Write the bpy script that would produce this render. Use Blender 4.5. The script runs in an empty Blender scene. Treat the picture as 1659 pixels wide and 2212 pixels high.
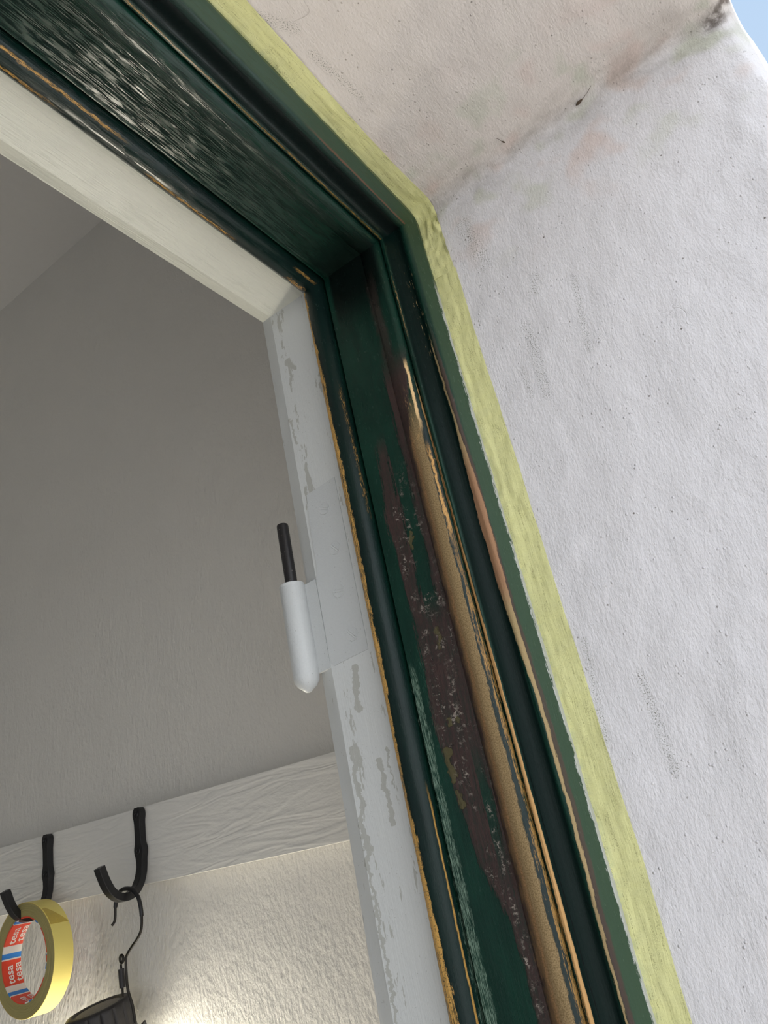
import bpy, bmesh, math, random
from math import sin, cos, pi, radians, sqrt
from mathutils import Vector, Matrix, noise

# ------------------------------------------------------------------ camera, sky, sun, exposure
CZ = 1.6                      # eye height above the floor
S = bpy.context.scene
C = S.collection
cam_data = bpy.data.cameras.new('camera')
cam = bpy.data.objects.new('camera', cam_data); C.objects.link(cam)
ax = ((0.5631606, -0.24457815, -0.78932355), (-0.80220824, -0.39100074, -0.4511988), (-0.19827272, 0.88729924, -0.41639882))
mw = Matrix((ax[0], ax[1], ax[2])).to_4x4(); mw.translation = (0, 0, CZ)
cam.matrix_world = mw
cam_data.sensor_fit = 'VERTICAL'; cam_data.sensor_height = 36.0
cam_data.lens = 1626.552 / 2212.0 * 36.0
cam_data.clip_start = 0.01; cam_data.clip_end = 500
S.camera = cam
S.view_settings.view_transform = 'Standard'; S.view_settings.look = 'None'
S.view_settings.gamma = 1.0; S.view_settings.use_curve_mapping = False
S.view_settings.exposure = 0.0

SKY_LOW = (0.70, 0.80, 0.92); SKY_HIGH = (0.50, 0.68, 0.92)
SKY_GLOW = (1.0, 0.985, 0.97); SKY_GLOW_STRENGTH = 1.28
SUN_STRENGTH = 7.2
LAMP_FILL_POWER = 14.0
world = bpy.data.worlds.new('sky'); S.world = world; world.use_nodes = True


# ------------------------------------------------------------------ small node language
class Sk:
    """a socket (or a number) with arithmetic"""
    def __init__(s, nt, o): s.nt = nt; s.o = o
    def _m(s, op, b=0.0, c=None, clamp=False):
        n = s.nt.nodes.new('ShaderNodeMath'); n.operation = op; n.use_clamp = clamp
        for i, v in enumerate((s, b, c)):
            if v is None: continue
            if isinstance(v, Sk): s.nt.links.new(v.o, n.inputs[i])
            else: n.inputs[i].default_value = v
        return Sk(s.nt, n.outputs[0])
    def __add__(s, b): return s._m('ADD', b)
    __radd__ = __add__
    def __sub__(s, b): return s._m('SUBTRACT', b)
    def __rsub__(s, b): return (s * -1.0) + b
    def __mul__(s, b): return s._m('MULTIPLY', b)
    __rmul__ = __mul__
    def __truediv__(s, b): return s._m('DIVIDE', b)
    def abs(s): return s._m('ABSOLUTE')
    def mn(s, b): return s._m('MINIMUM', b)
    def mx(s, b): return s._m('MAXIMUM', b)
    def pw(s, b): return s._m('POWER', b)
    def clamp(s): return s._m('ADD', 0.0, clamp=True)
    def ss(s, a, b):
        """smooth 0..1 as the value goes a..b (a may exceed b)"""
        n = s.nt.nodes.new('ShaderNodeMapRange'); n.interpolation_type = 'SMOOTHSTEP'
        s.nt.links.new(s.o, n.inputs['Value'])
        if a < b: n.inputs['From Min'].default_value = a; n.inputs['From Max'].default_value = b; n.inputs['To Min'].default_value = 0; n.inputs['To Max'].default_value = 1
        else: n.inputs['From Min'].default_value = b; n.inputs['From Max'].default_value = a; n.inputs['To Min'].default_value = 1; n.inputs['To Max'].default_value = 0
        return Sk(s.nt, n.outputs['Result'])
    def curve(s, pts, x0, x1):
        """piecewise linear function through pts=(x, y)"""
        y0 = min(p[1] for p in pts); y1 = max(p[1] for p in pts); d = (y1 - y0) or 1.0
        n = s.nt.nodes.new('ShaderNodeFloatCurve')
        t = (s - x0) / (x1 - x0)
        s.nt.links.new(t.clamp().o, n.inputs['Value'])
        cm = n.mapping; cu = cm.curves[0]
        P = sorted(((p[0] - x0) / (x1 - x0), (p[1] - y0) / d) for p in pts)
        while len(cu.points) < len(P): cu.points.new(0.5, 0.5)
        for cp, p in zip(cu.points, P): cp.location = p; cp.handle_type = 'VECTOR'
        cm.update()
        return Sk(s.nt, n.outputs['Value']) * d + y0


class Mat:
    def __init__(m, name):
        m.mat = bpy.data.materials.new(name); m.mat.use_nodes = True
        m.nt = m.mat.node_tree; m.b = m.nt.nodes['Principled BSDF']
        m._uv = None; m._obj = None
    def s(m, o): return Sk(m.nt, o)
    def uv(m):
        if not m._uv:
            t = m.nt.nodes.new('ShaderNodeUVMap'); t.uv_map = 'UVMap'
            x = m.nt.nodes.new('ShaderNodeSeparateXYZ'); m.nt.links.new(t.outputs[0], x.inputs[0])
            m._uv = (m.s(x.outputs[0]), m.s(x.outputs[1]))
        return m._uv
    def pos(m):
        if not m._obj:
            t = m.nt.nodes.new('ShaderNodeTexCoord')
            x = m.nt.nodes.new('ShaderNodeSeparateXYZ'); m.nt.links.new(t.outputs['Object'], x.inputs[0])
            m._obj = tuple(m.s(o) for o in x.outputs)
        return m._obj
    def vec(m, *c):
        n = m.nt.nodes.new('ShaderNodeCombineXYZ')
        for i, v in enumerate(c):
            if isinstance(v, Sk): m.nt.links.new(v.o, n.inputs[i])
            else: n.inputs[i].default_value = v
        return n.outputs[0]
    def noise(m, vec, scale=1.0, detail=3.0, rough=0.55, dist=0.0):
        n = m.nt.nodes.new('ShaderNodeTexNoise'); n.inputs['Scale'].default_value = scale
        n.inputs['Detail'].default_value = detail; n.inputs['Roughness'].default_value = rough; n.inputs['Distortion'].default_value = dist
        m.nt.links.new(vec, n.inputs['Vector']); return m.s(n.outputs[0])
    def voro(m, vec, scale=1.0, feature='F1'):
        n = m.nt.nodes.new('ShaderNodeTexVoronoi'); n.feature = feature; n.inputs['Scale'].default_value = scale
        m.nt.links.new(vec, n.inputs['Vector']); return m.s(n.outputs['Distance'])
    def mix(m, f, a, b):
        n = m.nt.nodes.new('ShaderNodeMix'); n.data_type = 'RGBA'; n.clamp_factor = True
        for i, v in ((0, f), (6, a), (7, b)):
            if isinstance(v, Sk): m.nt.links.new(v.o, n.inputs[i])
            elif isinstance(v, (tuple, list)): n.inputs[i].default_value = (*v[:3], 1)
            else: n.inputs[i].default_value = v
        return m.s(n.outputs[2])
    def set(m, **k):
        names = {'color': 'Base Color', 'rough': 'Roughness', 'metal': 'Metallic', 'spec': 'Specular IOR Level', 'coat': 'Coat Weight', 'coat_rough': 'Coat Roughness', 'sheen': 'Sheen Weight'}
        for key, v in k.items():
            i = m.b.inputs[names[key]]
            if isinstance(v, Sk): m.nt.links.new(v.o, i)
            elif isinstance(v, (tuple, list)): i.default_value = (*v[:3], 1)
            else: i.default_value = v
        return m
    def bump(m, h, dist=0.001, strength=1.0):
        n = m.nt.nodes.new('ShaderNodeBump'); n.inputs['Distance'].default_value = dist; n.inputs['Strength'].default_value = strength
        m.nt.links.new(h.o, n.inputs['Height']); m.nt.links.new(n.outputs[0], m.b.inputs['Normal']); return m


def hexc(r, g, b):
    f = lambda c: (c / 255 / 12.92) if c <= 10.3 else ((c / 255 + 0.055) / 1.055) ** 2.4
    return (f(r), f(g), f(b))


# sky: pale blue with a broad glow added low in front of the doorway to light the reveal
nt = world.node_tree; nt.nodes.clear()
out = nt.nodes.new('ShaderNodeOutputWorld'); bg = nt.nodes.new('ShaderNodeBackground')
tc = nt.nodes.new('ShaderNodeTexCoord'); sep = nt.nodes.new('ShaderNodeSeparateXYZ'); nt.links.new(tc.outputs['Generated'], sep.inputs[0])
sx, sy, sz = (Sk(nt, o) for o in sep.outputs)
up = sz.ss(0.0, 0.9)
lobe = (sx * -0.62 + sy * -0.72 + sz * 0.31).ss(0.15, 0.98)
nz = nt.nodes.new('ShaderNodeTexNoise'); nz.inputs['Scale'].default_value = 2.2; nz.inputs['Detail'].default_value = 4; nt.links.new(tc.outputs['Generated'], nz.inputs['Vector'])
lobe = lobe * (Sk(nt, nz.outputs[0]) * 0.5 + 0.75)
def wmix(f, a, b, kind='MIX'):
    n = nt.nodes.new('ShaderNodeMix'); n.data_type = 'RGBA'; n.blend_type = kind; n.clamp_factor = False
    for i, v in ((0, f), (6, a), (7, b)):
        if isinstance(v, Sk): nt.links.new(v.o, n.inputs[i])
        elif isinstance(v, tuple): n.inputs[i].default_value = (*v, 1)
        else: n.inputs[i].default_value = v
    return Sk(nt, n.outputs[2])
base = wmix(up, SKY_LOW, SKY_HIGH)
full = wmix(lobe * SKY_GLOW_STRENGTH, base, SKY_GLOW, 'ADD')
nt.links.new(full.o, bg.inputs[0]); bg.inputs[1].default_value = 1.0
nt.links.new(bg.outputs[0], out.inputs[0])

sun_d = bpy.data.lights.new('sun', 'SUN'); sun_d.energy = SUN_STRENGTH; sun_d.angle = radians(1.0); sun_d.color = (1.0, 0.97, 0.93)
sun = bpy.data.objects.new('sun', sun_d); C.objects.link(sun)
sun.rotation_euler = Vector((0.55, -0.45, 0.75)).to_track_quat('Z', 'Y').to_euler()   # lights the ground outside, never the right reveal

U = 0.37   # metres from eye plane to the face of the right jamb


# ------------------------------------------------------------------ mesh helpers (coordinates: eye at the origin, moved up by CZ when linked)
def link(name, verts, faces, mat=None, parent=None, origin=None, uvs=None, smooth=True, angle=35, kind=None, label=None, cat=None, group=None):
    o3 = Vector(origin) if origin is not None else (Vector(parent['org']) if parent is not None else Vector((0, 0, 0)))
    me = bpy.data.meshes.new(name)
    me.from_pydata([tuple(Vector(v) - o3) for v in verts], [], faces)
    bm = bmesh.new(); bm.from_mesh(me)
    if uvs is None: bmesh.ops.recalc_face_normals(bm, faces=bm.faces)
    bm.to_mesh(me); bm.free()
    if uvs is not None:
        l = me.uv_layers.new(name='UVMap')
        for i, lp in enumerate(me.loops): l.data[i].uv = uvs[lp.vertex_index]
        bm = bmesh.new(); bm.from_mesh(me); bmesh.ops.recalc_face_normals(bm, faces=bm.faces); bm.to_mesh(me); bm.free()
    if smooth:
        for p in me.polygons: p.use_smooth = True
        me.set_sharp_from_angle(angle=radians(angle))
    o = bpy.data.objects.new(name, me); C.objects.link(o)
    if mat: me.materials.append(mat.mat)
    if parent is not None:
        o.parent = parent; o.location = o3 - Vector(parent['org'])
    else: o.location = o3 + Vector((0, 0, CZ))
    o['org'] = tuple(o3)
    tag(o, label, cat, group, kind)
    return o

def tag(o, label=None, cat=None, group=None, kind=None):
    if label: o['label'] = label
    if cat: o['category'] = cat
    if group: o['group'] = group
    if kind: o['kind'] = kind
    return o

def empty(name, loc, label=None, cat=None, group=None, kind=None):
    o = bpy.data.objects.new(name, None); C.objects.link(o); o.location = Vector(loc) + Vector((0, 0, CZ)); o['org'] = tuple(loc)
    o.empty_display_size = 0.02
    return tag(o, label, cat, group, kind)

def box(a, b):
    x0, y0, z0 = a; x1, y1, z1 = b
    v = [(x0, y0, z0), (x1, y0, z0), (x1, y1, z0), (x0, y1, z0), (x0, y0, z1), (x1, y0, z1), (x1, y1, z1), (x0, y1, z1)]
    return v, [(0, 3, 2, 1), (4, 5, 6, 7), (0, 1, 5, 4), (1, 2, 6, 5), (2, 3, 7, 6), (3, 0, 4, 7)]

def join(*parts):
    V = []; F = []
    for v, f in parts:
        n = len(V); V += list(v); F += [tuple(i + n for i in q) for q in f]
    return V, F

def frame(d):
    d = Vector(d).normalized(); a = Vector((0, 0, 1)) if abs(d.z) < 0.9 else Vector((1, 0, 0))
    u = a.cross(d).normalized(); return u, d.cross(u), d

def tube(pts, r, n=12, smooth_steps=0):
    P = [Vector(p) for p in pts]
    if smooth_steps:
        Q = []
        for i in range(len(P) - 1):
            p0 = P[max(i - 1, 0)]; p1 = P[i]; p2 = P[i + 1]; p3 = P[min(i + 2, len(P) - 1)]
            for k in range(smooth_steps):
                t = k / smooth_steps
                Q.append(0.5 * ((2 * p1) + (-p0 + p2) * t + (2 * p0 - 5 * p1 + 4 * p2 - p3) * t * t + (-p0 + 3 * p1 - 3 * p2 + p3) * t ** 3))
        P = Q + [P[-1]]
    rr = r if isinstance(r, (list, tuple)) else [r] * len(P)
    if len(rr) != len(P): rr = [rr[min(int(i * len(rr) / len(P)), len(rr) - 1)] for i in range(len(P))]
    u, v, _ = frame(P[1] - P[0]); V = []; F = []
    for i, p in enumerate(P):
        d = (P[min(i + 1, len(P) - 1)] - P[max(i - 1, 0)]).normalized()
        u = (u - d * u.dot(d)).normalized(); v = d.cross(u)
        for k in range(n):
            a = 2 * pi * k / n; V.append(p + (u * cos(a) + v * sin(a)) * rr[i])
    for i in range(len(P) - 1):
        for k in range(n):
            F.append((i * n + k, i * n + (k + 1) % n, (i + 1) * n + (k + 1) % n, (i + 1) * n + k))
    F.append(tuple(range(n))[::-1]); F.append(tuple((len(P) - 1) * n + k for k in range(n)))
    return V, F

def lathe(org, axis, prof, n=64, rmod=None, closed=False):
    """prof = (radius, height along axis)"""
    u, v, d = frame(axis); org = Vector(org); V = []; F = []
    for j, (r, h) in enumerate(prof):
        for k in range(n):
            a = 2 * pi * k / n; R = r * (rmod(a, h, r) if rmod else 1)
            V.append(org + d * h + (u * cos(a) + v * sin(a)) * R)
    m = len(prof)
    for j in range(m if closed else m - 1):
        j2 = (j + 1) % m
        for k in range(n): F.append((j * n + k, j * n + (k + 1) % n, j2 * n + (k + 1) % n, j2 * n + k))
    if not closed:
        F.append(tuple(range(n))[::-1]); F.append(tuple((m - 1) * n + k for k in range(n)))
    return V, F


# ------------------------------------------------------------------ materials
def seg(m, u, v, a, b, w, soft=0.5):
    """soft mask around the line a-b in (u, v)"""
    dx, dy = b[0] - a[0], b[1] - a[1]; L = dx * dx + dy * dy
    t = (((u - a[0]) * dx + (v - a[1]) * dy) / L).clamp()
    ex = u - a[0] - t * dx; ey = v - a[1] - t * dy
    return (ex * ex + ey * ey).pw(0.5).ss(w, w * soft * 0.2)

def plaster_material():
    m = Mat('rough_white_plaster'); s, y = m.uv()
    v1 = m.vec(s * 0.55, y, 0.0); v0 = m.vec(s, y, 0.0)
    n_brush = m.noise(m.vec(s * 0.55 + y * 0.10, y, 0.0), 700, 4, 0.65)
    n_lump = m.noise(v1, 180, 3, 0.5)
    n_big = m.noise(v0, 28, 3, 0.55)
    pim = m.voro(v0, 260).ss(0.22, 0.02) * m.noise(v0, 60, 2).ss(0.5, 0.62)
    soffit = s.ss(-0.012, 0.012)
    tint = m.noise(v0, 24, 2)
    pink = tint.ss(0.52, 0.66); green = tint.ss(0.46, 0.34)
    c = m.mix(soffit, hexc(220, 218, 220), hexc(220, 212, 205))  # side carries a faint sky-lit lilac in its colour, soffit is warmer
    near = s.abs().ss(0.10, 0.01)
    c = m.mix(pink * near * 0.8, c, hexc(214, 196, 188))
    c = m.mix(green * near * 0.75, c, hexc(196, 199, 182))
    # dirt: grime and painted-in shading in the crease, on the bumps, mould streaks, specks
    dirt_shade = s.abs().ss(0.030, 0.0) * m.noise(m.vec(s * 1.6, y * 0.8, 0.0), 38, 4, 0.6).ss(0.25, 0.75) * 0.55
    end = seg(m, s, y, (-0.001, -0.066), (0.010, -0.080), 0.010) * m.noise(v0, 160, 3).ss(0.35, 0.6) * 0.8
    sp = m.noise(m.vec(s, y, 3.0), 1400, 2, 0.7).ss(0.52, 0.66)
    stre = 0.0
    for a, b, w in (((-0.128, 0.093), (-0.178, 0.0945), 0.0060), ((-0.345, 0.0978), (-0.392, 0.0965), 0.0045), ((-0.155, 0.104), (-0.175, 0.104), 0.003),
                    ((-0.115, 0.057), (-0.165, 0.064), 0.0035), ((-0.10, 0.078), (-0.11, 0.081), 0.006), ((-0.32, 0.119), (-0.37, 0.124), 0.003),
                    ((-0.44, 0.132), (-0.50, 0.128), 0.005), ((-0.03, 0.110), (-0.07, 0.105), 0.009), ((0.156, 0.118), (0.175, 0.128), 0.005), ((0.10, 0.115), (0.14, 0.12), 0.004)):
        q = seg(m, s, y, a, b, w)
        stre = q if isinstance(stre, float) else stre.mx(q)
    mould = stre * sp * 0.85
    speck = m.voro(m.vec(s, y, 1.0), 115).ss(0.085, 0.04) * m.noise(v0, 33, 2).ss(0.50, 0.60)
    fleck = m.voro(m.vec(s, y, 9.0), 420).ss(0.13, 0.05) * m.noise(v0, 70, 2).ss(0.48, 0.62) * 0.6
    c = m.mix(dirt_shade, c, hexc(120, 112, 100)); c = m.mix(end, c, hexc(70, 60, 52))
    c = m.mix(mould, c, hexc(92, 94, 72)); c = m.mix(speck * 0.8, c, hexc(84, 74, 62)); c = m.mix(fleck, c, hexc(130, 124, 112))
    crack = m.noise(m.vec(s, y, 0.0), 22, 2, 0.5)
    crk = (crack - 0.5).abs().ss(0.0035, 0.0) * m.noise(v0, 14, 1).ss(0.66, 0.74) * 0.5
    h = n_brush * 0.45 + n_lump * 0.50 + n_big * 0.9 + pim * 0.45 - crk * 0.4
    m.set(color=c, rough=0.92, spec=0.15).bump(h, 0.0016, 0.9)
    return m

def gloss_green(m, U_, V_, streaks, chips=None):
    pass

GREEN = hexc(13, 43, 34); GREEN_D = hexc(13, 36, 32); GREEN_L = hexc(52, 74, 54)
GOLD = hexc(196, 150, 78); TAN = hexc(172, 146, 100); BROWN = hexc(74, 52, 48)

def moulding_material(head):
    m = Mat('worn_dark_green_gloss_paint_head' if head else 'worn_dark_green_gloss_paint'); u, v = m.uv()
    us = u * 1.0
    fine = m.noise(m.vec(us * 60, v * 14, 0), 6, 3, 0.7)         # fine streaks along the timber
    grain = m.noise(m.vec(us * 40, v * 165, 0), 3, 3, 0.75)      # granular wear
    edge = (m.noise(m.vec(us * 30, v * 9, 5.0), 3, 4, 0.7) - 0.5) + (m.noise(m.vec(us * 110, v * 110, 6.0), 1, 4, 0.8) - 0.5) * 1.1 + (m.noise(m.vec(us * 6, v * 26, 14.0), 1, 2, 0.5) - 0.5) * 0.9
    edge2 = (m.noise(m.vec(us * 20, v * 5, 9.0), 3, 5, 0.7) - 0.5) + (m.noise(m.vec(us * 120, v * 50, 8.0), 3, 3, 0.75) - 0.5) * 0.4
    patch = m.noise(m.vec(us * 4, v * 3, 2.0), 2.5, 3)
    c = m.mix(patch.ss(0.35, 0.65), GREEN, hexc(17, 52, 41))
    c = m.mix(fine.ss(0.55, 0.75) * 0.5, c, hexc(10, 30, 26))
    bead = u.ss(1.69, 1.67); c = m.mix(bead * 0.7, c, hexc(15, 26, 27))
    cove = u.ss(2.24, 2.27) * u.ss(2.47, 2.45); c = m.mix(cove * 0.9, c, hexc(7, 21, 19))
    corner_dark = v.ss(0.84, 0.97) * u.ss(1.70, 1.74) * u.ss(2.22, 2.12) if head else v.ss(0.80, 0.97) * u.ss(1.70, 1.74) * u.ss(2.22, 2.10)
    c = m.mix((corner_dark + (patch - 0.5) * 0.6).clamp() * corner_dark * 0.9, c, hexc(6, 9, 9))  # paint goes near black towards the mitre corner
    outer = u.ss(2.52, 2.56); c = m.mix(outer * 0.85, c, GREEN_L)
    rough = m.noise(m.vec(us * 12, v * 12, 1.0), 4, 3) * 0.18 + 0.16
    h = fine * 0.30 + patch * 0.6
    if head:
        # brush scratches, a thin worn gold line here and there
        scr = m.noise(m.vec(us * 30, v * 3.4, 0), 5, 4, 0.72).ss(0.48, 0.62) * m.noise(m.vec(us * 10, v * 7, 4), 3, 2).ss(0.36, 0.62)
        zone = u.ss(1.70, 1.72) * u.ss(2.20, 2.05)
        h = scr * (0.22 + 0.7 * v.ss(0.74, 0.60) * u.ss(2.02, 1.92)) + patch * 0.5
        h = h * (zone * 0.9 + 0.10) + m.noise(m.vec(us * 60, v * 40, 0), 2, 4, 0.7) * (u.ss(2.30, 2.36) * u.ss(2.52, 2.46)) * 1.2
        c = m.mix(zone * 0.55, c, hexc(27, 46, 38))
        g1 = (u - 1.632 + edge * 0.02).abs().ss(0.009, 0.003) * v.ss(0.54, 0.48) * fine.ss(0.40, 0.55)
        g2 = (u - 1.568 + edge * 0.008).abs().ss(0.007, 0.002) * (v.ss(0.44, 0.38) + v.ss(0.57, 0.60) * v.ss(0.78, 0.74)).clamp() * fine.ss(0.42, 0.56)
        g3 = ((u - 1.568 + edge * 0.05).abs().ss(0.012, 0.003) + (u - 1.640 + edge * 0.02).abs().ss(0.010, 0.004)).clamp() * v.ss(0.895, 0.925) * v.ss(0.972, 0.94) * fine.ss(0.46, 0.54)
        g4 = (u - 2.235 + edge * 0.01).abs().ss(0.012, 0.003) * fine.ss(0.45, 0.6) * 0.7
        pk = (u - 2.545 + edge * 0.02).abs().ss(0.014, 0.004) * v.ss(0.70, 0.78) * 0.6
        c = m.mix(g1.mx(g2).mx(g3).mx(g4), c, GOLD); c = m.mix(pk, c, hexc(120, 78, 62))
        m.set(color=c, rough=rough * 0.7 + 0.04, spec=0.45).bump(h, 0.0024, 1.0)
        return m
    # --- jamb: wear bands running down the timber
    x0, x1 = -0.5, 1.0
    # brown primer
    bl = v.curve([(-0.5, 1.96), (-0.21, 1.945), (-0.10, 1.925), (-0.03, 1.84), (0.08, 1.79), (0.18, 1.765), (0.30, 1.785), (0.40, 1.77), (0.50, 1.755), (0.60, 1.785), (0.70, 1.80)], x0, x1)
    tanl = u - v.curve([(-0.5, 2.00), (-0.2, 2.005), (0.25, 2.015), (0.5, 2.01), (0.62, 2.03), (0.68, 2.085)], x0, x1)
    brown = (u - bl + edge2 * 0.10).ss(-0.006, 0.006) * (tanl + edge * 0.05).ss(0.03, 0.0)
    hole = (u - 1.905 + edge2 * 0.12).abs().ss(0.055, 0.045) * v.ss(0.30, 0.36)
    hole2 = (u - 1.80 + edge2 * 0.12).abs().ss(0.07, 0.05) * v.ss(0.60, 0.66)
    hole3 = (u - 1.955 + edge2 * 0.10).abs().ss(0.035, 0.025) * v.ss(0.14, 0.06) * v.ss(-0.06, 0.02)
    brown = brown * (1 - hole) * (1 - hole2) * (1 - hole3 * 0.9) * v.ss(0.80, 0.72)
    up_b = (u - 2.03 + edge * 0.06).abs().ss(0.06, 0.02) * v.ss(0.66, 0.70) * v.ss(0.99, 0.90) * 0.6
    # blistered chips in the brown
    warp = m.noise(m.vec(us * 30, v * 120, 2), 1.0, 3, 0.6)
    vv = m.voro(m.vec(us * 22 + warp * 1.3, v * 80 - warp * 1.1, 0), 1.0)
    cell = m.noise(m.vec(us * 9, v * 38, 3), 1.0, 2).ss(0.54, 0.60)
    ring = (vv - 0.24).abs().ss(0.10, 0.02) * cell * warp.ss(0.40, 0.56)
    blob = vv.ss(0.30, 0.24) * cell
    scab_zone = v.ss(0.62, 0.45) * m.noise(m.vec(us * 5, v * 4, 7), 2, 2).ss(0.42, 0.58) * ((u - bl).ss(0.0, 0.03)) * tanl.ss(0.01, -0.03)
    chips = ((m.noise(m.vec(us * 15, v * 58, 3), 2, 5, 0.8).ss(0.53, 0.60) * m.noise(m.vec(us * 5, v * 14, 13), 2, 2).ss(0.44, 0.56)).mx(ring * 0.55) * scab_zone)
    V4 = v * 4.3
    wp = seg(m, u, V4, (1.84, 0.356 * 4.3), (1.852, 0.336 * 4.3), 0.045).mx(seg(m, u, V4, (1.955, 0.350 * 4.3), (1.975, 0.337 * 4.3), 0.042)).mx(seg(m, u, V4, (1.93, 0.25 * 4.3), (1.88, 0.16 * 4.3), 0.035)).mx(seg(m, u, V4, (1.83, 0.30 * 4.3), (1.80, 0.27 * 4.3), 0.03)).mx(seg(m, u, V4, (1.95, 0.05 * 4.3), (1.96, -0.2 * 4.3), 0.025))
    white_patch = wp * m.noise(m.vec(us * 30, v * 110, 3), 2, 4, 0.8).ss(0.49, 0.57) * m.noise(m.vec(us * 9, v * 34, 17), 2, 2).ss(0.46, 0.60)
    ue = u + edge * 0.03 + (m.noise(m.vec(us * 12, v * 50, 4), 1.0, 2) - 0.5) * 0.10
    olive = seg(m, ue, V4, (1.799, 0.128 * 4.3), (1.808, 0.086 * 4.3), 0.030).mx(seg(m, ue, V4, (1.812, 0.070 * 4.3), (1.818, 0.050 * 4.3), 0.022)).mx(seg(m, ue, V4, (1.849, 0.167 * 4.3), (1.850, 0.160 * 4.3), 0.022)).mx(seg(m, ue, V4, (1.902, 0.166 * 4.3), (1.902, 0.161 * 4.3), 0.020)).mx(seg(m, ue, V4, (1.885, 0.463 * 4.3), (1.874, 0.435 * 4.3), 0.018)).mx(seg(m, ue, V4, (1.90, 0.30 * 4.3), (1.91, 0.27 * 4.3), 0.03) * 0.5).ss(0.25, 0.5)
    # tan band
    tb = (tanl + edge * 0.05).ss(-0.002, 0.022) * (u - 2.143 + edge * 0.035).ss(0.004, -0.004) * v.ss(0.70, 0.60)
    flakes_top = m.noise(m.vec(us * 40, v * 26, 3), 2, 4, 0.7).ss(0.56, 0.62) * (u - 2.10).abs().ss(0.06, 0.03) * v.ss(0.72, 0.66) * v.ss(0.56, 0.60)
    hl = (u - 2.155 - (v - 0.71) * 0.10 + edge * 0.03).abs().ss(0.016, 0.008) * v.ss(0.60, 0.66) * v.ss(0.765, 0.74)
    hl2 = (u - 2.165 + edge * 0.06).abs().ss(0.016, 0.006) * v.ss(0.40, 0.46) * v.ss(0.60, 0.56)
    gray = (u - 2.165 + edge * 0.02).abs().ss(0.035, 0.02) * v.ss(0.75, 0.6)
    # thin gold ridge and its ragged companion
    cr = v.curve([(-0.5, 2.245), (-0.2, 2.243), (0.1, 2.238), (0.35, 2.222), (0.55, 2.212), (0.72, 2.200)], x0, x1)
    wr = v.curve([(-0.5, 0.020), (-0.1, 0.017), (0.2, 0.012), (0.5, 0.008), (0.66, 0.007), (0.73, 0.0)], x0, x1)
    ridge = ((u - cr + edge * 0.012).abs() - wr).ss(0.002, -0.002) * v.ss(0.74, 0.70)
    rid2 = ((u - cr + 0.045 + edge2 * 0.16).abs() - 0.012).ss(0.004, -0.004) * v.ss(0.62, 0.20) * fine.ss(0.35, 0.5)
    rid3 = (u - 2.240 + edge * 0.01).abs().ss(0.010, 0.004) * v.ss(0.79, 0.83) * v.ss(0.96, 0.90) * fine.ss(0.5, 0.6)
    # outer worn arris
    co = v.curve([(-0.5, 2.50), (-0.15, 2.485), (0.0, 2.515), (0.15, 2.52), (0.30, 2.485), (0.5, 2.485), (0.62, 2.475), (0.8, 2.452)], x0, x1)
    wo = v.curve([(-0.5, 0.006), (-0.18, 0.010), (-0.05, 0.016), (0.05, 0.016), (0.15, 0.018), (0.30, 0.034), (0.46, 0.05), (0.55, 0.026), (0.62, 0.010), (0.75, 0.008), (0.80, 0.0)], x0, x1)
    outw = ((u - co + edge * 0.03).abs() - wo).ss(0.003, -0.003)
    outw = outw * v.ss(0.81, 0.78)
    spots = m.noise(m.vec(us * 30, v * 22, 23), 2, 3, 0.7).ss(0.62, 0.66) * (u - 2.42).abs().ss(0.05, 0.03) * v.ss(0.72, 0.78) * v.ss(0.98, 0.92)
    outbrown = (u - co - 0.035 + edge * 0.03).abs().ss(0.030, 0.015) * v.ss(0.85, 0.70)
    # inner arris gold
    wi = v.curve([(-0.5, 0.036), (-0.18, 0.034), (0.0, 0.020), (0.1, 0.014), (0.3, 0.022), (0.6, 0.022), (0.8, 0.018), (0.93, 0.009), (1.0, 0.006)], x0, x1)
    inner = ((u - 1.553) - wi + edge * 0.022).ss(0.002, -0.002)
    st_dark = m.noise(m.vec(us * 75, v * 12, 0), 3, 3, 0.7).ss(0.49, 0.57) * m.noise(m.vec(us * 3, v * 7, 0), 1, 1).ss(0.40, 0.55)
    inner = inner * (1 - st_dark * 0.85) * (1 - grain.ss(0.54, 0.62) * 0.75)
    in2 = (u - 1.655 - (0.70 - v) * 0.06 + edge * 0.03).abs().ss(0.012, 0.004) * v.ss(0.50, 0.58) * v.ss(0.80, 0.74) * fine.ss(0.50, 0.62)
    in3 = (u - 1.662 + edge * 0.008).abs().ss(0.006, 0.001) * v.ss(0.10, 0.04)
    # pale scuff in the quirk between bead and board
    sw = v.curve([(-0.5, 0.035), (-0.15, 0.030), (0.0, 0.018), (0.12, 0.016), (0.24, 0.018), (0.27, 0.0)], x0, x1)
    scuff = ((u - 1.712 + edge * 0.035).abs() - sw).ss(0.006, -0.004) * m.noise(m.vec(us * 110, v * 16, 5), 3, 4, 0.8).ss(0.46, 0.58) * v.ss(0.27, 0.24)
    tanc = m.mix(((u - 2.055 + edge * 0.03)).ss(-0.045, 0.05), hexc(96, 72, 56), hexc(152, 130, 94))
    tanc = m.mix((u - 2.050 + edge * 0.02).abs().ss(0.018, 0.0) * fine.ss(0.40, 0.55) * 0.8, tanc, hexc(164, 122, 84))
    tanc = m.mix(grain.ss(0.42, 0.60) * 0.75, tanc, hexc(104, 84, 52))
    c = m.mix(gray * 0.8, c, hexc(33, 42, 43))
    c = m.mix(brown.mx(up_b) * 0.92, c, m.mix(fine.ss(0.3, 0.7), hexc(50, 38, 39), hexc(76, 56, 52)))
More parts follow.
